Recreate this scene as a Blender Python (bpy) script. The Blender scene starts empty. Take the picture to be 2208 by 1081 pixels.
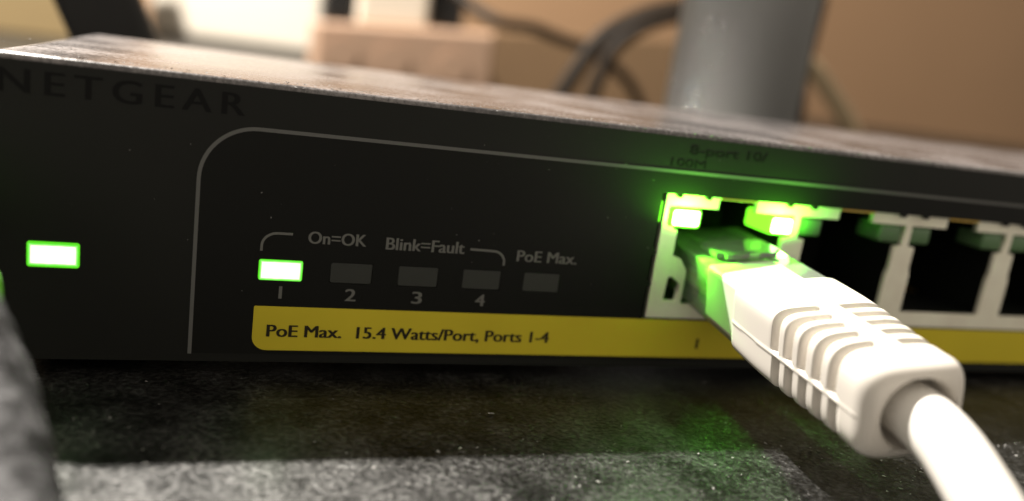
import bpy, bmesh, math, random
from mathutils import Vector, Matrix, noise
random.seed(7)
U = 0.00125            # one drawing unit in metres (port pitch 14 units = 17.5 mm)
sc = bpy.context.scene
C = sc.collection

# ------------------------------------------------------------------ camera
cam_d = bpy.data.cameras.new('camera'); cam = bpy.data.objects.new('camera', cam_d); C.objects.link(cam)
sc.camera = cam
R = [[0.9427174562374345, -0.30382146098462415, 0.13775455546147716],
     [0.05739852838363599, -0.259054282116513, -0.9641557383828046],
     [0.32861711252552506, 0.9168333538665937, -0.22677608911241015]]
CP = Vector((-39.4428, -67.3474, 27.0108))
m = Matrix.Identity(4)
for i in range(3):
    m[i][0] = R[0][i]; m[i][1] = -R[1][i]; m[i][2] = -R[2][i]; m[i][3] = CP[i] * U
cam.matrix_world = m
cam_d.sensor_width = 36.0; cam_d.lens = 1805 * 36.0 / 2208
cam_d.clip_start = 0.002; cam_d.clip_end = 20
cam_d.dof.use_dof = True; cam_d.dof.focus_distance = 67 * U; cam_d.dof.aperture_fstop = 12.5
# ------------------------------------------------------------------ light
w = bpy.data.worlds.new('World'); sc.world = w; w.use_nodes = True
bg = w.node_tree.nodes['Background']
bg.inputs[0].default_value = (1.0, 0.90, 0.76, 1); bg.inputs[1].default_value = 0.76
LAMP = Vector((-245, 330, 540))
ld = bpy.data.lights.new('desk_lamp', 'POINT'); lo = bpy.data.objects.new('desk_lamp', ld); C.objects.link(lo)
lo.location = LAMP * U; ld.energy = 120.0; ld.color = (1.0, 0.94, 0.86); ld.shadow_soft_size = 0.011
sc.view_settings.view_transform = 'Standard'; sc.view_settings.look = 'None'
sc.view_settings.exposure = 0.0; sc.view_settings.gamma = 1.0
sc.render.engine = 'CYCLES'
sc.cycles.max_bounces = 10; sc.cycles.transmission_bounces = 8; sc.cycles.sample_clamp_indirect = 6.0
sc.cycles.use_denoising = True

# ------------------------------------------------------------------ materials
def new_mat(name):
    mt = bpy.data.materials.new(name); mt.use_nodes = True
    return mt, mt.node_tree, mt.node_tree.nodes['Principled BSDF']
def pm(name, col, rough=0.5, metal=0.0, spec=0.5, bump=None, var=None, **kw):
    """procedural principled material; bump=(scale, strength, distance units), var=(scale, amount)"""
    mt, nt, p = new_mat(name)
    p.inputs['Base Color'].default_value = (*col, 1); p.inputs['Roughness'].default_value = rough
    p.inputs['Metallic'].default_value = metal; p.inputs['Specular IOR Level'].default_value = spec
    for k, v in kw.items():
        p.inputs[k.replace('_', ' ')].default_value = v
    tc = nt.nodes.new('ShaderNodeTexCoord')
    if var:
        n = nt.nodes.new('ShaderNodeTexNoise'); n.inputs['Scale'].default_value = var[0]; n.inputs['Detail'].default_value = 6
        mx = nt.nodes.new('ShaderNodeMix'); mx.data_type = 'RGBA'
        mx.inputs[6].default_value = (*[c * (1 - var[1]) for c in col], 1)
        mx.inputs[7].default_value = (*[min(1, c * (1 + var[1])) for c in col], 1)
        nt.links.new(tc.outputs['Object'], n.inputs['Vector']); nt.links.new(n.outputs['Fac'], mx.inputs[0])
        nt.links.new(mx.outputs[2], p.inputs['Base Color'])
    if bump:
        n = nt.nodes.new('ShaderNodeTexNoise'); n.inputs['Scale'].default_value = bump[0]; n.inputs['Detail'].default_value = 5
        b = nt.nodes.new('ShaderNodeBump'); b.inputs['Strength'].default_value = bump[1]; b.inputs['Distance'].default_value = bump[2] * U
        nt.links.new(tc.outputs['Object'], n.inputs['Vector']); nt.links.new(n.outputs['Fac'], b.inputs['Height'])
        nt.links.new(b.outputs[0], p.inputs['Normal'])
    return mt
def dusty(name, base, dust, rough0, rough1, patch, grain, lo_, hi_, spec=0.5, bump=0.5, bdist=0.08, gl=0.5, gh=0.64, metal=0.0, sp=(1, 1, 1)):
    """dark surface with patches of pale dust: patch noise gates a fine grain"""
    mt, nt, p = new_mat(name); N = nt.nodes; L = nt.links
    tc = N.new('ShaderNodeTexCoord')
    mp = N.new('ShaderNodeMapping'); mp.inputs['Scale'].default_value = sp; L.new(tc.outputs['Object'], mp.inputs[0])
    a = N.new('ShaderNodeTexNoise'); a.inputs['Scale'].default_value = patch; a.inputs['Detail'].default_value = 4
    g = N.new('ShaderNodeTexNoise'); g.inputs['Scale'].default_value = grain; g.inputs['Detail'].default_value = 5; g.inputs['Roughness'].default_value = 0.65
    L.new(mp.outputs[0], a.inputs['Vector']); L.new(mp.outputs[0], g.inputs['Vector'])
    ra = N.new('ShaderNodeMapRange'); ra.inputs[1].default_value = lo_; ra.inputs[2].default_value = hi_; L.new(a.outputs['Fac'], ra.inputs[0])
    rg = N.new('ShaderNodeMapRange'); rg.inputs[1].default_value = gl; rg.inputs[2].default_value = gh; L.new(g.outputs['Fac'], rg.inputs[0])
    s = N.new('ShaderNodeMath'); s.operation = 'MULTIPLY_ADD'; s.inputs[1].default_value = 0.75; L.new(ra.outputs[0], s.inputs[0])
    gm = N.new('ShaderNodeMath'); gm.operation = 'MULTIPLY'; gm.inputs[1].default_value = 0.5; L.new(rg.outputs[0], gm.inputs[0])
    L.new(gm.outputs[0], s.inputs[2])
    cl = N.new('ShaderNodeMath'); cl.operation = 'MULTIPLY'; cl.use_clamp = True; L.new(s.outputs[0], cl.inputs[0])
    ad = N.new('ShaderNodeMath'); ad.operation = 'MULTIPLY_ADD'; ad.inputs[1].default_value = 0.75; ad.inputs[2].default_value = 0.25
    L.new(rg.outputs[0], ad.inputs[0]); L.new(ad.outputs[0], cl.inputs[1])
    mx = N.new('ShaderNodeMix'); mx.data_type = 'RGBA'; mx.inputs[6].default_value = (*base, 1); mx.inputs[7].default_value = (*dust, 1)
    L.new(cl.outputs[0], mx.inputs[0]); L.new(mx.outputs[2], p.inputs['Base Color'])
    rr = N.new('ShaderNodeMapRange'); rr.inputs[3].default_value = rough0; rr.inputs[4].default_value = rough1; L.new(cl.outputs[0], rr.inputs[0])
    L.new(rr.outputs[0], p.inputs['Roughness'])
    p.inputs['Specular IOR Level'].default_value = spec; p.inputs['Metallic'].default_value = metal
    b = N.new('ShaderNodeBump'); b.inputs['Strength'].default_value = bump; b.inputs['Distance'].default_value = bdist * U
    L.new(g.outputs['Fac'], b.inputs['Height']); L.new(b.outputs[0], p.inputs['Normal'])
    return mt
def emit(name, col, strength):
    mt, nt, p = new_mat(name)
    p.inputs['Base Color'].default_value = (0.02, 0.1, 0.02, 1); p.inputs['Roughness'].default_value = 0.4
    p.inputs['Emission Color'].default_value = (*col, 1); p.inputs['Emission Strength'].default_value = strength
    return mt
M = {}
M['table'] = dusty('dusty_black_table', (0.008, 0.008, 0.0076), (0.175, 0.173, 0.169), 0.38, 0.54, 190, 1700, 0.33, 0.68, spec=0.3, bump=0.85, bdist=0.12, gl=0.38, gh=0.76, metal=0.93)
_p = M['table'].node_tree.nodes['Principled BSDF']; _p.inputs['Coat Weight'].default_value = 0.12; _p.inputs['Coat Roughness'].default_value = 0.2
M['wall'] = pm('tan_wall', (0.225, 0.132, 0.068), 0.8, var=(3, 0.12), bump=(400, 0.1, 0.3))
M['case'] = dusty('grey_case_metal', (0.03, 0.028, 0.028), (0.235, 0.212, 0.208), 0.16, 0.5, 90, 2000, 0.36, 0.66, spec=0.55, bump=0.3, bdist=0.04, gl=0.3, gh=0.78)
M['panel'] = pm('black_panel_film', (0.0060, 0.0063, 0.0053), 0.5, spec=0.16, bump=(900, 0.15, 0.03), var=(40, 0.2))
M['frame_film'] = pm('charcoal_panel_film', (0.0092, 0.0096, 0.008), 0.5, spec=0.2, bump=(900, 0.15, 0.03), var=(40, 0.2))
M['line'] = pm('grey_print', (0.11, 0.11, 0.105), 0.6, spec=0.2)
M['print'] = pm('pale_grey_print', (0.125, 0.125, 0.115), 0.6, spec=0.2)
M['logo'] = pm('black_print', (0.0042, 0.0042, 0.004), 0.5, spec=0.12)
M['yellow'] = pm('yellow_print', (0.54, 0.435, 0.026), 0.6, spec=0.2, var=(55, 0.22), bump=(900, 0.1, 0.03))
M['ink'] = pm('black_ink', (0.02, 0.016, 0.008), 0.6, spec=0.2)
M['lens'] = pm('unlit_grey_lens', (0.030, 0.032, 0.028), 0.35, spec=0.4)
def lens_mat(name, w_, h_, core, rim, ks, kr, e0, e1):
    """diffusing lens: brightest over the die in the middle, falling off to the moulded edge"""
    mt, nt, p = new_mat(name); N = nt.nodes; L = nt.links
    def mth(op, a, b=None):
        q = N.new('ShaderNodeMath'); q.operation = op
        for i, v in enumerate((a, b)):
            if v is None: continue
            if isinstance(v, (int, float)): q.inputs[i].default_value = v
            else: L.new(v, q.inputs[i])
        return q.outputs[0]
    tc = N.new('ShaderNodeTexCoord'); sp = N.new('ShaderNodeSeparateXYZ'); L.new(tc.outputs['Object'], sp.inputs[0])
    ex = mth('SUBTRACT', w_ / 2, mth('DIVIDE', mth('ABSOLUTE', sp.outputs[0]), U))
    ez = mth('SUBTRACT', h_ / 2, mth('DIVIDE', mth('ABSOLUTE', sp.outputs[2]), U))
    nz = N.new('ShaderNodeTexNoise'); nz.inputs['Scale'].default_value = 700; L.new(tc.outputs['Object'], nz.inputs['Vector'])
    e = mth('ADD', mth('MINIMUM', ex, ez), mth('MULTIPLY', mth('SUBTRACT', nz.outputs['Fac'], .5), .12))
    r = N.new('ShaderNodeMapRange'); r.interpolation_type = 'SMOOTHSTEP'; r.inputs[1].default_value = e0; r.inputs[2].default_value = e1; L.new(e, r.inputs[0])
    mx = N.new('ShaderNodeMix'); mx.data_type = 'RGBA'; mx.inputs[6].default_value = (*rim, 1); mx.inputs[7].default_value = (*core, 1); L.new(r.outputs[0], mx.inputs[0])
    st_ = N.new('ShaderNodeMapRange'); st_.inputs[3].default_value = kr; st_.inputs[4].default_value = ks; L.new(mth('POWER', r.outputs[0], 2.0), st_.inputs[0])
    p.inputs['Base Color'].default_value = (0.03, 0.12, 0.03, 1)
    L.new(mx.outputs[2], p.inputs['Emission Color']); L.new(st_.outputs[0], p.inputs['Emission Strength'])
    return mt
M['led_lens'] = lens_mat('lit_green_lens', 3.45, 1.8, (0.62, 1.0, 0.50), (0.12, 1.0, 0.005), 5.5, 0.75, 0.0, 0.42)
M['port_core'] = emit('lit_port_core', (0.45, 1.0, 0.28), 14.0)
M['port_rim'] = emit('lit_port_rim', (0.17, 1.0, 0.02), 2.4)
M['port_lens'] = pm('unlit_green_lens', (0.09, 0.17, 0.075), 0.35, spec=0.5)
M['shield'] = pm('tin_port_shield', (0.93, 0.83, 0.68), 0.42, metal=0.3, spec=0.6, bump=(300, 0.25, 0.08), var=(260, 0.22))
M['cavity'] = pm('black_jack_plastic', (0.006, 0.007, 0.006), 0.5, spec=0.2)
M['gold'] = pm('gold_contact', (0.75, 0.5, 0.12), 0.3, metal=1.0)
M['rubber'] = pm('black_rubber', (0.015, 0.015, 0.015), 0.8, spec=0.3)
M['boot'] = pm('white_pvc', (0.64, 0.60, 0.545), 0.45, spec=0.35, bump=(500, 0.12, 0.03))
M['cable'] = pm('white_cable_pvc', (0.68, 0.65, 0.605), 0.42, spec=0.35, bump=(300, 0.08, 0.03))
def clear_mat():
    mt, nt, p = new_mat('clear_polycarbonate'); N = nt.nodes; L = nt.links
    t = N.new('ShaderNodeBsdfTransparent'); t.inputs[0].default_value = (0.965, 0.985, 0.95, 1)
    df = N.new('ShaderNodeBsdfDiffuse'); df.inputs[0].default_value = (0.8, 0.85, 0.75, 1)
    tl = N.new('ShaderNodeBsdfTranslucent'); tl.inputs[0].default_value = (0.85, 0.9, 0.8, 1)
    gl = N.new('ShaderNodeBsdfGlossy'); gl.inputs['Roughness'].default_value = 0.06
    a = N.new('ShaderNodeMixShader'); a.inputs[0].default_value = 0.5; L.new(df.outputs[0], a.inputs[1]); L.new(tl.outputs[0], a.inputs[2])
    n = N.new('ShaderNodeTexNoise'); n.inputs['Scale'].default_value = 900
    r = N.new('ShaderNodeMapRange'); r.inputs[1].default_value = 0.35; r.inputs[2].default_value = 0.75; r.inputs[3].default_value = 0.22; r.inputs[4].default_value = 0.50
    L.new(n.outputs['Fac'], r.inputs[0])
    c = N.new('ShaderNodeMixShader'); L.new(r.outputs[0], c.inputs[0]); L.new(t.outputs[0], c.inputs[1]); L.new(a.outputs[0], c.inputs[2])
    fr = N.new('ShaderNodeFresnel'); fr.inputs[0].default_value = 1.58
    b = N.new('ShaderNodeMixShader'); L.new(fr.outputs[0], b.inputs[0]); L.new(c.outputs[0], b.inputs[1]); L.new(gl.outputs[0], b.inputs[2])
    L.new(b.outputs[0], N['Material Output'].inputs[0])
    return mt
M['clear'] = clear_mat()
M['white_box'] = pm('cream_plastic', (0.50, 0.455, 0.385), 0.5, spec=0.4, var=(20, 0.03))
M['adapter'] = pm('white_adapter_plastic', (0.72, 0.62, 0.50), 0.45, spec=0.4)
M['strip'] = pm('beige_strip_plastic', (0.36, 0.235, 0.16), 0.5, spec=0.4, var=(15, 0.06))
M['board'] = pm('brown_board', (0.17, 0.105, 0.055), 0.6, spec=0.3, var=(12, 0.2))
M['black'] = pm('black_plastic', (0.01, 0.0095, 0.009), 0.5, spec=0.3, var=(30, 0.2))
M['dark_cable'] = pm('dark_brown_cable', (0.014, 0.009, 0.005), 0.6, spec=0.15)
M['beige_cable'] = pm('beige_cable', (0.36, 0.27, 0.16), 0.5, spec=0.3)
M['steel'] = pm('brushed_steel', (0.44, 0.44, 0.43), 0.58, metal=0.8, bump=(60, 0.1, 0.1))
M['lint'] = pm('pale_dust_lint', (0.24, 0.235, 0.225), 0.8, spec=0.3)
M['sleeve'] = dusty('dusty_grey_sleeve', (0.02, 0.02, 0.021), (0.135, 0.135, 0.14), 0.6, 0.85, 330, 900, 0.46, 0.57, spec=0.3, bump=0.8, bdist=0.4, sp=(1, 1, 0.3))
M['lime'] = pm('lime_green_pvc', (0.16, 0.55, 0.04), 0.35, spec=0.5)
WIRES = [(0.85, 0.7, 0.5), (0.75, 0.4, 0.12), (0.6, 0.75, 0.5), (0.15, 0.25, 0.6), (0.55, 0.65, 0.8), (0.2, 0.5, 0.2), (0.7, 0.58, 0.48), (0.35, 0.2, 0.1)]

# ------------------------------------------------------------------ helpers
def tag(o, label=None, cat=None, group=None, kind=None):
    for k, v in (('label', label), ('category', cat), ('group', group), ('kind', kind)):
        if v: o[k] = v
    return o
def empty(name, loc, label, cat, group=None):
    o = bpy.data.objects.new(name, None); C.objects.link(o); o.location = Vector(loc) * U
    o.empty_display_size = 0.005
    return tag(o, label, cat, group)
def link(name, me, mat, parent=None, smooth=False, off=(0, 0, 0)):
    """mesh already in metres, world placed; with a parent the vertices are made local to it"""
    if parent is not None:
        p = parent
        d = Vector((0, 0, 0))
        while p is not None:
            d += Vector(p.location); p = p.parent
        me.transform(Matrix.Translation(-d))
    o = bpy.data.objects.new(name, me); C.objects.link(o)
    if mat is not None:
        me.materials.clear(); me.materials.append(mat)
    if parent is not None: o.parent = parent
    if smooth:
        for pl in me.polygons: pl.use_smooth = True
    return o
def bm_mesh(bm, name, scale=True):
    bmesh.ops.recalc_face_normals(bm, faces=bm.faces)
    me = bpy.data.meshes.new(name); bm.to_mesh(me); bm.free()
    if scale: me.transform(Matrix.Scale(U, 4))
    return me
def box(bm, x0, x1, y0, y1, z0, z1, bevel=0.0, seg=2):
    r = bmesh.ops.create_cube(bm, size=1.0)
    vs = r['verts']
    for v in vs:
        v.co = Vector(((x0 + x1) / 2 + v.co.x * (x1 - x0), (y0 + y1) / 2 + v.co.y * (y1 - y0), (z0 + z1) / 2 + v.co.z * (z1 - z0)))
    if bevel:
        es = {e for v in vs for e in v.link_edges}
        bmesh.ops.bevel(bm, geom=list(es), offset=bevel, segments=seg, affect='EDGES', profile=0.5)
def box_obj(name, b, mat, parent=None, bevel=0.0, seg=2):
    bm = bmesh.new(); box(bm, *b, bevel=bevel, seg=seg)
    return link(name, bm_mesh(bm, name), mat, parent, smooth=False)
def rrect(x0, x1, z0, z1, r, n=6):
    """r: radius or (bl, br, tr, tl)"""
    if not isinstance(r, (tuple, list)): r = (r,) * 4
    out = []
    for (cx, cz, a0, rr) in ((x0 + r[0], z0 + r[0], 180, r[0]), (x1 - r[1], z0 + r[1], 270, r[1]), (x1 - r[2], z1 - r[2], 0, r[2]), (x0 + r[3], z1 - r[3], 90, r[3])):
        if rr <= 1e-6: out.append((cx, cz)); continue
        for i in range(n + 1):
            a = math.radians(a0 + 90 * i / n); out.append((cx + rr * math.cos(a), cz + rr * math.sin(a)))
    return out
def sheet(name, loops, y0, y1, mat, parent=None, bevel=0.0, bres=2):
    """flat plate in the XZ plane with holes, from y0 (front) to y1, edges rounded by bevel"""
    cu = bpy.data.curves.new(name, 'CURVE'); cu.dimensions = '2D'; cu.fill_mode = 'BOTH'
    for lp in loops:
        s = cu.splines.new('POLY'); s.points.add(len(lp) - 1); s.use_cyclic_u = True
        for p, (x, z) in zip(s.points, lp): p.co = (x, z, 0, 1)
    t = (y1 - y0) / 2
    cu.extrude = max(t - bevel, 1e-4); cu.bevel_depth = bevel; cu.bevel_resolution = bres; cu.offset = -bevel
    to = bpy.data.objects.new('tmp', cu); C.objects.link(to)
    dg = bpy.context.evaluated_depsgraph_get()
    me = bpy.data.meshes.new_from_object(to.evaluated_get(dg)); bpy.data.objects.remove(to); bpy.data.curves.remove(cu)
    yc = (y0 + y1) / 2
    for v in me.vertices:
        x, z, d = v.co; v.co = (x * U, (yc - d) * U, z * U)
    me.update()
    return link(name, me, mat, parent)
def text(name, body, x0, x1, zb, cap, y, mat, parent, bold=0.0, shear=0.0, space=1.0, thick=0.02):
    cu = bpy.data.curves.new(name, 'FONT'); cu.body = body; cu.size = 1.0; cu.extrude = 0.01; cu.offset = 0.0
    cu.space_character = space; cu.shear = shear; cu.resolution_u = 4
    to = bpy.data.objects.new('tmp', cu); C.objects.link(to)
    dg = bpy.context.evaluated_depsgraph_get()
    me = bpy.data.meshes.new_from_object(to.evaluated_get(dg)); bpy.data.objects.remove(to); bpy.data.curves.remove(cu)
    xs = [v.co.x for v in me.vertices]; mn, mxx = min(xs), max(xs)
    k = (x1 - x0) / (mxx - mn); kz = cap / 0.72
    bm = bmesh.new()
    sh = [0.0] if not bold else [-bold * 3 * cap, bold * 3 * cap]
    for j, dx in enumerate(sh):
        m2 = me.copy()
        for v in m2.vertices:
            a, b, d = v.co
            v.co = ((x0 + (a - mn) * k + dx) * U, (y - .004 * j - thick * (1 if d > 0 else 0)) * U, (zb + b * kz) * U)
        bm.from_mesh(m2); bpy.data.meshes.remove(m2)
    bm.to_mesh(me); bm.free(); me.update()
    return link(name, me, mat, parent)
def catmull(pts, n=10):
    P = [Vector(p) for p in pts]; P = [2 * P[0] - P[1]] + P + [2 * P[-1] - P[-2]]; out = []
    for i in range(1, len(P) - 2):
        for k in range(n):
            t = k / n; a, b, c, d = P[i - 1:i + 3]
            out.append(0.5 * ((2 * b) + (c - a) * t + (2 * a - 5 * b + 4 * c - d) * t * t + (3 * b - a - 3 * c + d) * t ** 3))
    out.append(P[-2]); return out
def tube_mesh(name, pts, r, n=20, flat=1.0, lump=0.0):
    bm = bmesh.new(); rings = []
    up = Vector((0, 0, 1)); prev = None
    for i, p in enumerate(pts):
        t = (pts[min(i + 1, len(pts) - 1)] - pts[max(i - 1, 0)]).normalized()
        if prev is None:
            s = t.cross(up); s = s.normalized() if s.length > 1e-3 else Vector((1, 0, 0))
        else:
            s = (prev - t * prev.dot(t)).normalized()
        prev = s; u2 = s.cross(t)
        rr = r(i / (len(pts) - 1)) if callable(r) else r
        ring = []
        for k in range(n):
            a = 2 * math.pi * k / n
            q = p + s * (rr * math.cos(a)) + u2 * (rr * flat * math.sin(a))
            if lump:
                q += (q - p).normalized() * lump * noise.noise(q * 0.6) + (q - p).normalized() * lump * 0.5 * noise.noise(q * 2.1)
            ring.append(bm.verts.new(q))
        rings.append(ring)
    for a, b in zip(rings, rings[1:]):
        for k in range(n): bm.faces.new((a[k], a[(k + 1) % n], b[(k + 1) % n], b[k]))
    bm.faces.new(rings[0]); bm.faces.new(rings[-1])
    return bm_mesh(bm, name)

GZ = -1.5                       # table level, drawing units
# ================================================================== setting
bm = bmesh.new(); box(bm, -700, 1600, -260, 870, GZ - 20, GZ)
tag(link('table', bm_mesh(bm, 'table'), M['table']), kind='structure')
bm = bmesh.new(); box(bm, -900, 1800, 870, 890, GZ - 40, 900)
tag(link('wall', bm_mesh(bm, 'wall'), M['wall']), kind='structure')

# ================================================================== the switch
XL, XR, H, D = -57.0, 125.0, 21.9, 47.0
sw = empty('network_switch', (32, 29, GZ), 'dark grey metal network switch with green lights and a yellow stripe', 'network switch')
sheet('case', [rrect(XL - .45, XR + .45, -.45, H + .45, (1.5, 1.5, 3, 3), 12), rrect(XL + 1, XR - 1, 1, H - 1, 2, 6)], 0.06, D, M['case'], sw, bevel=0.4, bres=3)
sheet('rear_panel', [rrect(XL + 1.1, XR - 1.1, 1.1, H - 1.1, 2, 6)], D - 3, D - 1.5, M['case'], sw)
LEDX = [-36.48, -30.81, -25.14, -19.47, -13.85]; LW = 3.49; LZ = (6.64, 8.41)
PX = (-52.9, -49.35); PZ = (6.9, 8.88)
OPX0, OPX1, OPZ0, OPZ1 = -1.55, 113.6, 4.5, 16.65
def bumps_open():
    """port opening with small rounded nubs left by the punched edge"""
    out = [(OPX0, OPZ0), (OPX1, OPZ0), (OPX1, OPZ1)]
    xs = sorted({round(14 * k + d, 2) for k in range(1, 9) for d in (-1.45, 1.45)} | {3.4, 0.3}, reverse=True)
    for x in xs:
        for a in range(0, 181, 30):
            out.append((x + .3 * math.cos(math.radians(a)), OPZ1 - .36 * math.sin(math.radians(a))))
    out.append((OPX0, OPZ1))
    for z in (11.0, 7.95):
        for a in range(90, -91, -30):
            out.append((OPX0 + .42 * math.cos(math.radians(a)), z + .3 * math.sin(math.radians(a))))
    return out
holes = [rrect(x, x + LW, *LZ, .2, 3) for x in LEDX] + [rrect(*PX, *PZ, .2, 3), bumps_open()]
fp = sheet('front_panel', [rrect(XL + .05, XR - .05, -.4, H - .02, (1, 1, 2.5, 2.5), 10)] + holes, 0.0, 0.45, M['frame_film'], sw)
# inner black film inside the grey line, a hair proud of the charcoal film
GX, GT, GR = -41.31, 18.72, 4.2
film = sheet('black_film', [rrect(GX, XR - 1.5, 0.3, GT, (0.01, 0.01, 0.01, GR), 10)] + [[(x, z) for x, z in h] for h in [rrect(x - .01, x + LW + .01, LZ[0] - .01, LZ[1] + .01, .2, 3) for x in LEDX] + [bumps_open()]], -0.02, 0.02, M['panel'], fp)
# the grey line: an open path with a rounded corner
hw = .145
def lpath(off):
    r = GR - off
    cx, cz = GX + GR, GT - GR
    pts = [(GX + off, 0.25)] + [(cx + r * math.cos(math.radians(a)), cz + r * math.sin(math.radians(a))) for a in range(180, 89, -6)] + [(XR - 1.5, GT - off)]
    return pts
sheet('border_line', [lpath(-hw) + lpath(hw)[::-1]], -0.045, -0.005, M['line'], fp)
sheet('yellow_stripe', [rrect(-36.6, XR - 12, .66, 4.46, (1.15, .02, .02, .12), 8)], -0.05, -0.01, M['yellow'], fp)
# lettering
ty = -0.03
text('lettering', 'NETGEAR', -54.7, -38.3, 19.62, 1.75, 0.005, M['logo'], fp, bold=0.012, space=1.35)
text('lettering', 'On=OK', -32.75, -28.1, 9.93, 1.05, ty, M['print'], fp, bold=0.012)
text('lettering', 'Blink=Fault', -26.4, -19.65, 9.8, 1.08, ty, M['print'], fp, bold=0.012)
text('lettering', 'PoE Max.', -14.75, -9.05, 9.42, 1.05, ty, M['print'], fp, bold=0.012)
for i, ch in enumerate('1234'):
    x = LEDX[i] + LW / 2 + .1
    hwid = .09 if ch == '1' else .42
    text('lettering', ch, x - hwid, x + hwid, 5.15, 1.1, ty, M['print'], fp, bold=0.012)
text('lettering', 'PoE Max.  15.4 Watts/Port, Ports 1-4', -35.45, -10.6, 1.86, 1.08, -0.055, M['ink'], fp, bold=0.016)
for k in range(3):
    text('lettering', str(k + 1), 5.08 + 14 * k - (.1 if k == 0 else .4), 5.08 + 14 * k + (.1 if k == 0 else .4), 1.6, 1.1, -0.055, M['ink'], fp, bold=0.012)
text('lettering', '8-port 10/', .4, 8.7, 20.4, .85, 0.005, M['logo'], fp, bold=0.015)
text('lettering', '100M', -1.3, 2.3, 19.2, .72, 0.005, M['logo'], fp, bold=0.015)
# the two brackets beside the wording
def stroke(pts, h):
    L_, R_ = [], []
    for i, p in enumerate(pts):
        a = Vector(pts[max(i - 1, 0)]); b = Vector(pts[min(i + 1, len(pts) - 1)]); t = (b - a).normalized(); n = Vector((-t.y, t.x))
        L_.append(tuple(Vector(p) + n * h)); R_.append(tuple(Vector(p) - n * h))
    return L_ + R_[::-1]
br = [(-36.35, 9.1)] + [(-35.15 + 1.2 * math.cos(math.radians(a)), 9.55 + 1.05 * math.sin(math.radians(a))) for a in range(180, 89, -10)] + [(-34.0, 10.6)]
sheet('bracket_mark', [stroke(br, .1)], -0.05, -0.022, M['print'], fp)
br = [(-19.1, 10.25), (-17.1, 10.2)] + [(-16.95 + 1.05 * math.cos(math.radians(a)), 9.2 + 1.0 * math.sin(math.radians(a))) for a in range(80, -1, -10)] + [(-15.9, 8.95)]
sheet('bracket_mark', [stroke(br, .1)], -0.05, -0.022, M['print'], fp)
# indicator lights
def indicator(x0, x1, z0, z1, lit, label):
    o = sheet('indicator_light', [rrect(x0 + .02, x1 - .02, z0 + .02, z1 - .02, .2, 4)], -0.06 if lit else 0.03, 0.4, M['led_lens'] if lit else M['lens'], sw, bevel=.05)
    d = Vector(((x0 + x1) / 2, 0, (z0 + z1) / 2)) * U - Vector(sw.location)
    o.data.transform(Matrix.Translation(-d)); o.location = d
    tag(o, label)
indicator(*PX, *PZ, True, 'lit green power light at the left end of the panel')
for i, x in enumerate(LEDX):
    indicator(x, x + LW, *LZ, i == 0, 'lit green light over the number 1' if i == 0 else 'unlit grey indicator window')
# ports
hol = []
def hole(c0):
    c1 = c0 + 14
    lft = [(c0 + 2.75, 5.9), (c0 + 2.75, 9.3), (c0 + 1.9, 10.4), (c0 + .95, 10.7), (c0 + .95, 13.15)] if c0 == 0 else [(c0 + 1.5, 6.0), (c0 + 1.5, 10.1), (c0 + 1.27, 10.9), (c0 + 1.27, 13.15)]
    return lft + [ (c0 + .42, 13.25), (c0 + .42, 15.42), (c0 + 4.9, 15.42), (c0 + 4.9, 16.38),
            (c1 - 4.9, 16.38), (c1 - 4.9, 15.42), (c1 - .42, 15.42), (c1 - .42, 13.25), (c1 - 1.27, 13.15), (c1 - 1.27, 10.9), (c1 - 1.5, 10.1), (c1 - 1.5, 6.0)]
sheet('port_shield', [rrect(-.8, 113.3, 4.3, 16.9, .05, 1)] + [hole(14 * k) for k in range(8)] + [[(.75, 6.2), (2.15, 6.2), (2.3, 7.9), (1.3, 8.6), (.9, 8.5)]], 0.5, 1.1, M['shield'], sw, bevel=.06)
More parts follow.
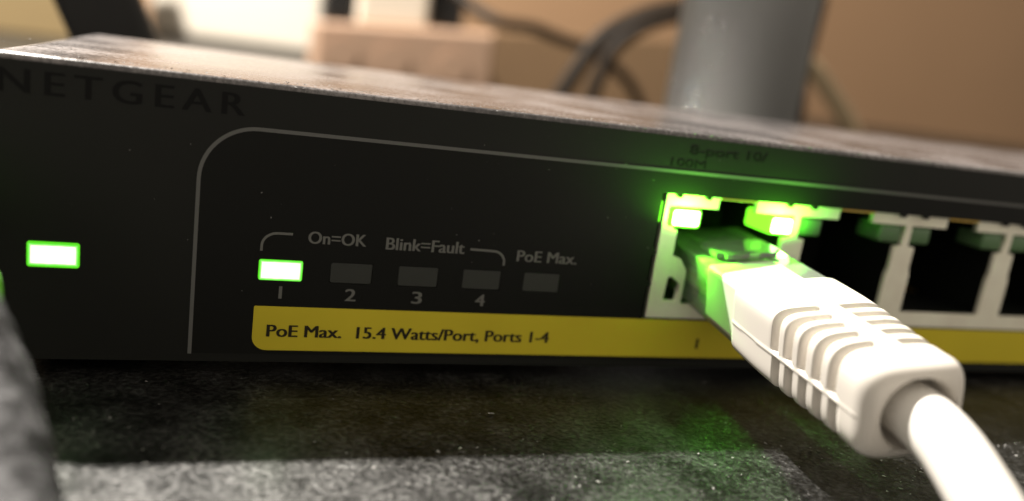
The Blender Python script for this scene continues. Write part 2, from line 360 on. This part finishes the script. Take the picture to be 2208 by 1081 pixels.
for k in range(8):
    c0 = 14 * k
    bm = bmesh.new()
    # open-fronted jack cavity: four walls and a back
    x0, x1, z0, z1, y0, y1, t = c0 + .35, c0 + 13.65, 5.6, 16.6, 1.12, 13.0, .3
    box(bm, x0, x0 + t, y0, y1, z0, z1); box(bm, x1 - t, x1, y0, y1, z0, z1)
    box(bm, x0 + t, x1 - t, y0, y1, z0, z0 + t); box(bm, x0 + t, x1 - t, y0, y1, z1 - t, z1); box(bm, x0 + t, x1 - t, y1 - t, y1, z0 + t, z1 - t)
    po = link('port', bm_mesh(bm, 'port'), M['cavity'], sw)
    lit = k == 0
    # lower-left spring tab and the gold edge over the latch slot
    sheet('gold_edge', [[(c0 + 4.95, 16.42), (c0 + 9.05, 16.42), (c0 + 9.05, 16.58), (c0 + 4.95, 16.58)]], 0.38, 0.49, M['gold'], po)
    for sgn in (0, 1):
        xa, xb = (c0 + .5, c0 + 3.35) if sgn == 0 else (c0 + 10.65, c0 + 13.5)
        if k == 0 and sgn == 0: xa, xb = c0 - .25, c0 + 3.1
        bm = bmesh.new(); box(bm, xa, xb, 0.15 if lit else .75, 4.5, 13.45, 15.35, bevel=.35, seg=3)
        lo2 = link('port_light', bm_mesh(bm, 'port_light'), M['port_rim'] if lit else M['port_lens'], po, smooth=True)
        if lit:
            tag(lo2, 'lit green light of the occupied port')
            bm = bmesh.new(); box(bm, xa + .2, xb - .2, 0.06, .6, 13.62, 15.2, bevel=.3, seg=3)
            link('lit_core', bm_mesh(bm, 'lit_core'), M['port_core'], lo2, smooth=True)
            # added spots: lens-glare halo over the panel, port light along and into the plug
            xm = (xa + xb) / 2
            for (nm, p, to, cone, en) in (('added_panel_halo', (xm, -1.0, 13.9), (xm, -.45, 14.75), 180, .027), ('port_light_beam', (xm, -.3, 14.4), (xm, -1.3, 14.6), 92, .018), ('port_light_spill', (xm, -.5, 13.3), (xm + (2.1 if sgn == 0 else -2.5), -5.2, 9.6), 74, .042 if sgn == 0 else .016)):
                gd = bpy.data.lights.new(nm, 'SPOT'); gd.energy = en; gd.color = (0.16, 1.0, 0.03); gd.shadow_soft_size = 0.5 * U
                gd.spot_size = math.radians(cone); gd.spot_blend = 1.0
                go = bpy.data.objects.new(nm, gd); C.objects.link(go); go.location = Vector(p) * U
                go.rotation_euler = (Vector(to) - Vector(p)).to_track_quat('-Z', 'Y').to_euler()
    for j in range(8):
        xx = c0 + 3.9 + j * .886
        bm = bmesh.new(); box(bm, xx - .18, xx + .18, 7.5, 12.5, 6.4, 6.62)
        for v in bm.verts:
            v.co.z += (v.co.y - 7.5) * .28
        link('contact', bm_mesh(bm, 'contact'), M['gold'], po)
for (fx, fy) in ((-50, 8), (117, 8), (-50, 40), (117, 40)):
    bm = bmesh.new()
    bmesh.ops.create_cone(bm, cap_ends=True, segments=24, radius1=3.6, radius2=4.0, depth=1.15, matrix=Matrix.Translation((fx, fy, GZ + .575)))
    link('rubber_foot', bm_mesh(bm, 'rubber_foot'), M['rubber'], sw)

# ================================================================== the white plug and cable
PO = Vector((5.89, -10.69, 9.08))
PA = Vector((-0.13301634, -0.99088946, -0.02108881)); PW = Vector((0.978915, -0.13467754, 0.15358182)); PU = Vector((-0.155022792, -0.000215, 0.98791087))
BL, W0, H0, W1, H1 = 17.94, 9.4, 6.2, 7.6, 7.0
def P(s, a, b): return PO + PA * s + PW * a + PU * b
cb = empty('network_cable', tuple(P(BL, 0, -3)), 'white network cable with ribbed boot plugged into the first port', 'network cable')
def sm(e0, e1, x):
    t = max(0, min(1, (x - e0) / (e1 - e0))); return t * t * (3 - 2 * t)
def boot_mesh():
    bm = bmesh.new(); rings = []
    ss = [0, .03, .1, .2, .35]; s = .5
    while s < 6.4: ss.append(s); s += .4
    while s < 15.2: ss.append(s); s += .09
    ss += [15.4, 15.8, 16.2, 16.6, 16.9, 17.15, 17.35, 17.5, 17.63, 17.74, 17.82, 17.88, 17.92, BL]
    grooves = [7.1 + 1.78 * i for i in range(5)]
    n = 224
    for s in ss:
        f = s / BL
        a = (W0 + (W1 - W0) * sm(.1, 1, f)) / 2; b = (H0 + (H1 - H0) * f) / 2
        # rounding of the corners grows towards the cable
        ex = 2 / (7.5 - 3.2 * sm(.2, .9, f))
        inset = 0.0
        if s < .35: inset = .12 * (1 - math.sqrt(max(0, 1 - ((.35 - s) / .35) ** 2)))
        e = BL - s
        if e < 1.3: inset = 1.3 * (1 - math.sqrt(max(0, 1 - ((1.3 - e) / 1.3) ** 2))) * .8
        ring = []
        raw = []
        for k in range(1440):
            th = 2 * math.pi * k / 1440 + 1e-6
            c, d = math.cos(th), math.sin(th)
            raw.append((math.copysign(abs(c) ** ex, c) * (a - inset), math.copysign(abs(d) ** ex, d) * (b - inset)))
        raw.append(raw[0]); cum = [0.0]
        for p0, p1 in zip(raw, raw[1:]): cum.append(cum[-1] + math.hypot(p1[0] - p0[0], p1[1] - p0[1]))
        j = 0
        for k in range(n):
            tgt = cum[-1] * k / n
            while cum[j + 1] < tgt: j += 1
            fr = (tgt - cum[j]) / max(cum[j + 1] - cum[j], 1e-9)
            x = raw[j][0] + (raw[j + 1][0] - raw[j][0]) * fr; z = raw[j][1] + (raw[j + 1][1] - raw[j][1]) * fr
            # grooves, stopped by the spine on top and below and by the seam on the sides
            g = 0
            for gi, gs in enumerate(grooves):
                shift = 0.0 if z > 0 else .35
                g = max(g, 1 - sm(.38, .52, abs(s - gs - shift)))
            spine = sm(.75, 1.05, abs(x)); seam = sm(.16, .42, abs(z + .25))
            dep = 1.7 * g * spine * seam
            if dep > 0:
                L_ = math.hypot(x / a, z / b)
                sx = max(0, 1 - dep / a); sz = max(0, 1 - dep / b)
                # push inwards along the dominant side so floors of the grooves stay parallel to the faces
                x *= 1 - dep / a * (1 if abs(x) / a > .55 else abs(x) / a / .55 * .8 + .0)
                z *= 1 - dep / b * (1 if abs(z) / b > .55 else abs(z) / b / .55)
            # moulding seam: a thin ridge along both sides
            if abs(z + .25) < .09 and e > .8: x += math.copysign(.055, x)
            ring.append(bm.verts.new(P(s, x, z - .15 - .4 * f)))
        rings.append(ring)
    for r0, r1 in zip(rings, rings[1:]):
        for k in range(n): bm.faces.new((r0[k], r0[(k + 1) % n], r1[(k + 1) % n], r1[k]))
    bm.faces.new(rings[0])
    # end face with a shallow round socket for the cable
    last = rings[-1]; n_ = len(last); prevr = last
    for (rad, dep) in ((2.75, 0.0), (2.55, -.3), (2.5, -3.4)):
        ring = []
        for k in range(n_):
            th = 2 * math.pi * k / n_; ring.append(bm.verts.new(P(BL + dep, rad * math.cos(th) + .15, rad * math.sin(th) - .75)))
        for k in range(n_): bm.faces.new((prevr[k], prevr[(k + 1) % n_], ring[(k + 1) % n_], ring[k]))
        prevr = ring
    bm.faces.new(prevr)
    return bm_mesh(bm, 'boot')
bo = link('boot', boot_mesh(), M['boot'], cb, smooth=True)
def pbox(name, s0, s1, a0, a1, b0, b1, mat, parent, bevel=.0, lift=None, smooth=False):
    bm = bmesh.new(); box(bm, s0, s1, a0, a1, b0, b1, bevel=bevel, seg=3)
    for v in bm.verts:
        s, a, b = v.co
        if lift: b += lift(s)
        v.co = P(s, a, b)
    return link(name, bm_mesh(bm, name), mat, parent, smooth=smooth)
pbox('boot_nose', -6.4, .3, -4.42, 2.2, -2.45, 2.68, M['boot'], bo, bevel=.5)
pb = pbox('plug_body', -19.0, -.02, -4.35, 4.35, -2.75, 2.55, M['clear'], cb, bevel=.3)
pbox('cable_clamp', -10.6, -7.2, -3.6, 3.6, -.2, 1.5, M['boot'], pb, bevel=.3)
for i in range(8):
    a = -3.1 + i * .886
    me = tube_mesh('wire', [P(-4, a, -.9), P(-8, a, -1.0), P(-17, a, -1.2)], .34, 8)
    link('wire', me, pm('wire_%d' % i, WIRES[i], .4), pb, smooth=True)
# latch: springs from the nose of the plug and rises towards the boot
bm = bmesh.new()
prof = [(-18.4, 2.6, 2.2), (-14, 2.95, 2.2), (-11.5, 3.2, 2.2), (-11.2, 3.2, 3.1), (-7.4, 3.3, 3.1), (-7.2, 3.3, 2.5), (-6.6, 3.3, 2.4), (-6.5, 3.3, 2.4)]
rows = []
for (s, b, hwid) in prof:
    rows.append([bm.verts.new(P(s, -hwid, b)), bm.verts.new(P(s, hwid, b)), bm.verts.new(P(s, hwid, b - .45)), bm.verts.new(P(s, -hwid, b - .45))])
for r0, r1 in zip(rows, rows[1:]):
    for k in range(4): bm.faces.new((r0[k], r0[(k + 1) % 4], r1[(k + 1) % 4], r1[k]))
bm.faces.new(rows[0]); bm.faces.new(rows[-1])
link('latch', bm_mesh(bm, 'latch'), M['clear'], cb)
E0 = P(BL, .4, -.9)
cpts = [P(BL - 3.3, .35, -.9), E0, E0 + PA * 3 + Vector((.05, 0, -.55)), E0 + PA * 6.5 + Vector((.1, 0, -2.1)), E0 + PA * 11 + Vector((.4, 0, -4.6)), E0 + PA * 18 + Vector((1.5, 0, -6.6)), E0 + PA * 30 + Vector((6, 0, -7.0)), E0 + PA * 60 + Vector((22, 0, -6.3)), E0 + PA * 130 + Vector((70, 0, -4.8))]
zmin = GZ + 2.0
cp = catmull(cpts, 10)
for p in cp: p.z = max(p.z, zmin)
link('cable_jacket', tube_mesh('cable_jacket', cp, 1.98, 36), M['cable'], cb, smooth=True)

# ================================================================== things behind the switch
# cream device standing far back on the table
dv = empty('white_device', (-35, 750, GZ), 'large cream white plastic box with rounded corners behind the switch', 'box')
bm = bmesh.new(); box(bm, -108, 38, 735, 775, GZ, 190, bevel=10, seg=5)
link('shell', bm_mesh(bm, 'shell'), M['white_box'], dv, smooth=False)
bm = bmesh.new(); box(bm, -90, -86, 733.5, 735.5, 8, 170, bevel=.6)
link('seam_strip', bm_mesh(bm, 'seam_strip'), M['white_box'], dv)
cbx = empty('cardboard_box', (-270, 560, GZ), 'plain tan cardboard box at the far left behind the black strap', 'cardboard box')
M['card'] = pm('tan_cardboard', (0.20, 0.145, 0.07), 0.8, spec=0.2, var=(25, 0.06))
box_obj('carton', (-460, -122, 500, 640, GZ, 150), M['card'], cbx, bevel=1.0)
box_obj('lid_flap', (-459, -123, 499.2, 570, 150.1, 151.6), M['card'], cbx)
# black slanted strap just behind the left rear corner
bm = bmesh.new(); box(bm, -6.3, 6.0, -3.2, 3.2, 0, 90, bevel=1.6, seg=4)
bmesh.ops.transform(bm, verts=bm.verts, matrix=Matrix.Translation((-47.5, 84, GZ)) @ Matrix.Rotation(math.radians(-24), 4, 'Y'))
for v in bm.verts: v.co.z = max(v.co.z, GZ)
tag(link('black_strap', bm_mesh(bm, 'black_strap'), M['black']), 'broad black slanted strap behind the left end of the switch', 'strap')
# pole
ps = empty('metal_pole', (64, 95, GZ), 'upright grey metal pole standing behind the switch', 'pole')
bm = bmesh.new()
bmesh.ops.create_cone(bm, cap_ends=True, segments=64, radius1=14.2, radius2=14.2, depth=300, matrix=Matrix.Translation((64.5, 95, GZ + 152)))
link('tube', bm_mesh(bm, 'tube'), M['steel'], ps, smooth=True)
bm = bmesh.new()
bmesh.ops.create_cone(bm, cap_ends=True, segments=64, radius1=24, radius2=22, depth=3, matrix=Matrix.Translation((64.5, 95, GZ + 1.5)))
link('base_flange', bm_mesh(bm, 'base_flange'), M['steel'], ps)
# power strip, adapter and plugs
st = empty('power_strip', (51, 420, GZ), 'long beige power strip lying below the white adapter', 'power strip')
bm = bmesh.new(); box(bm, 2, 101, 402, 446, GZ, 29.5, bevel=2.5, seg=3)
for v in bm.verts:
    if v.co.z > 10: v.co.z += (v.co.x - 2) * .075
link('housing', bm_mesh(bm, 'housing'), M['strip'], st)
for i, x in enumerate((16, 44, 78)):
    bm = bmesh.new(); bmesh.ops.create_cone(bm, cap_ends=True, segments=32, radius1=9, radius2=9, depth=1.2, matrix=Matrix.Translation((x, 401.6, 15)) @ Matrix.Rotation(math.radians(90), 4, 'X'))
    link('socket', bm_mesh(bm, 'socket'), M['strip'], st)
def sl(x): return 29.5 + (x - 2) * .075
bm = bmesh.new(); box(bm, 23.5, 62.5, 408, 440, sl(43), 92, bevel=2.5, seg=3)
for v in bm.verts:
    if v.co.z < 60: v.co.z = max(v.co.z, 0) + (v.co.x - 43) * .075
tag(link('power_adapter', bm_mesh(bm, 'power_adapter'), M['adapter']), 'white power adapter standing on the power strip', 'power adapter')
def small_plug(name, x0, x1, top, label, grp):
    e = empty(name, ((x0 + x1) / 2, 425, sl((x0 + x1) / 2)), label, 'plug', grp)
    xm = (x0 + x1) / 2
    bm = bmesh.new(); box(bm, x0, x1, 412, 438, sl(xm) + .9, top, bevel=2.2, seg=3)
    link('plug_head', bm_mesh(bm, 'plug_head'), M['black'], e)
    bm = bmesh.new(); bmesh.ops.create_cone(bm, cap_ends=True, segments=24, radius1=4, radius2=2.4, depth=14, matrix=Matrix.Translation((xm, 425, top + 6.5)))
    link('strain_relief', bm_mesh(bm, 'strain_relief'), M['black'], e)
small_plug('power_plug', 6.5, 21.8, 66, 'dark plug between the cream box and the white adapter', None)
small_plug('power_plug', 64.5, 84, 64, 'dark plug right of the white adapter', None)
# low board to the right of the strip
bm = bmesh.new(); box(bm, 102, 262, 452, 470, GZ, 37, bevel=.8)
for v in bm.verts:
    if v.co.z > 10: v.co.z += (v.co.x - 102) * .10
tag(link('wooden_board', bm_mesh(bm, 'wooden_board'), M['board']), 'low brown board behind the loose cables and the pole', 'board')
def cable(name, pts, r, mat, label, cat='cable', grp=None):
    return tag(link(name, tube_mesh(name, catmull(pts, 10), r, 16), M[mat], None, smooth=True), label, cat, grp)
cable('loose_cable', [(44, 380, 75), (52, 340, 56), (67.5, 300, 40.5), (87, 300, 39.5), (99, 300, 37), (118, 300, 33), (140, 305, 22), (160, 320, 8), (190, 340, GZ + 2.6), (260, 360, GZ + 2.6)], 2.6, 'dark_cable', 'dark brown cable drooping right of the white adapter')
cable('loose_cable', [(160, 262, 62), (131, 260, 54), (117, 260, 48), (104, 260, 38.8), (96, 260, 26.5), (89.5, 260, 14), (84, 262, 4), (70, 275, GZ + 3.6), (40, 300, GZ + 3.6)], 3.6, 'dark_cable', 'dark brown cable curving down to the left, left of the pole')
cable('loose_cable', [(170, 252, 60), (128, 250, 50), (108, 250, 38), (101, 250, 24), (98, 250, 10), (97, 255, GZ + 3.0), (105, 285, GZ + 3.0)], 3.0, 'dark_cable', 'dark cable running straight down just left of the pole')
cable('beige_cable', [(100, 190, 62), (140, 200, 46), (161, 200, 38), (173, 200, 29.4), (186, 200, 17.6), (196, 202, 7), (210, 206, GZ + 3.4), (260, 220, GZ + 3.4)], 3.4, 'beige_cable', 'pale beige cable sloping down to the right of the pole')
cable('loose_cable', [(143, 178, 60), (143.5, 180, 34), (145, 180, 21), (147, 182, 8), (155, 190, GZ + 3), (185, 230, GZ + 3)], 3.0, 'dark_cable', 'dark cable hanging beside the right edge of the pole')

# ================================================================== foreground left
fpts = [(-78.4, 24, 20), (-71.4, 10, 18.5), (-63.9, -2.5, 15.6), (-60, -7.5, 13.6), (-55.8, -13.5, 10.2), (-53.4, -16.9, 8.4), (-51.3, -20.4, 5.9), (-49.3, -25.3, 2.9), (-48, -29, 1.7), (-45.45, -38, GZ + 2.95), (-43.95, -52, GZ + 2.95), (-42.95, -85, GZ + 2.95)]
tag(link('dusty_sleeve', tube_mesh('dusty_sleeve', catmull(fpts, 16), 2.95, 48, 1.0, 0.22), M['sleeve'], None, smooth=True), 'fuzzy dusty grey cable sleeve at the left edge in front of the switch', 'cable sleeve')
tag(link('lime_cable', tube_mesh('lime_cable', catmull([(-66, 12, 17), (-62.5, 0, 15), (-58.3, -4.2, 12.8), (-55.7, -6, 11), (-53.75, -8.2, 9.2), (-53.0, -9.4, 8.0), (-52.8, -11, 5), (-53.5, -14, 1), (-56, -20, GZ + .9), (-60, -34, GZ + .9)], 10), .68, 20), M['lime'], None, smooth=True), 'thin lime green cable just behind the dusty sleeve', 'cable')

# ================================================================== lint on the table
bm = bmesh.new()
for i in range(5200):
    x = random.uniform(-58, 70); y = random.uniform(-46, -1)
    if y > -13.5 and random.random() < .9: continue  # flakes thinned where the switch's shadow falls, to deepen its shade
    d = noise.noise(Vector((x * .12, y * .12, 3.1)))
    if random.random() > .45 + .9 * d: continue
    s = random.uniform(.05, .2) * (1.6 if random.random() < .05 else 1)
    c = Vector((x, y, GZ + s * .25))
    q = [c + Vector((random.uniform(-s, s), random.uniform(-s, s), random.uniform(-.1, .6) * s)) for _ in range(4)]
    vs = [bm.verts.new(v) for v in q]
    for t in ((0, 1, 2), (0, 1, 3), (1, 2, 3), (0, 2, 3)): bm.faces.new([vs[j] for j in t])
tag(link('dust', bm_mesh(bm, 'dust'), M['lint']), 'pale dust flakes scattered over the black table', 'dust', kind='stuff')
# lint along the upper front edge of the case
bm = bmesh.new()
for i in range(900):
    x = random.uniform(-60, 60); s = random.uniform(.04, .16)
    y = random.uniform(-.15, 2.5) if random.random() < .75 else random.uniform(0, 30)
    c = Vector((x, y, H + .44 + s * .2 - (.15 if y < .1 else 0)))
    q = [c + Vector((random.uniform(-s, s), random.uniform(-s, s), random.uniform(-.1, .6) * s)) for _ in range(4)]
    vs = [bm.verts.new(v) for v in q]
    for t in ((0, 1, 2), (0, 1, 3), (1, 2, 3), (0, 2, 3)): bm.faces.new([vs[j] for j in t])
o = link('dust_flakes', bm_mesh(bm, 'dust_flakes'), M['lint'], sw); o['kind'] = 'stuff'
bm = bmesh.new()
for i in range(46):
    x = random.uniform(-50, 12); z = random.uniform(9, 21.5) if i % 4 else random.uniform(2, 20); s = random.uniform(.03, .1)
    if 0 < x and z < 17.5: continue
    c = Vector((x, -0.06, z))
    q = [c + Vector((random.uniform(-s, s), random.uniform(-.6, .2) * s, random.uniform(-s, s))) for _ in range(4)]
    vs = [bm.verts.new(v) for v in q]
    for t in ((0, 1, 2), (0, 1, 3), (1, 2, 3), (0, 2, 3)): bm.faces.new([vs[j] for j in t])
o = link('dust_flakes', bm_mesh(bm, 'dust_flakes'), M['lint'], fp); o['kind'] = 'stuff'
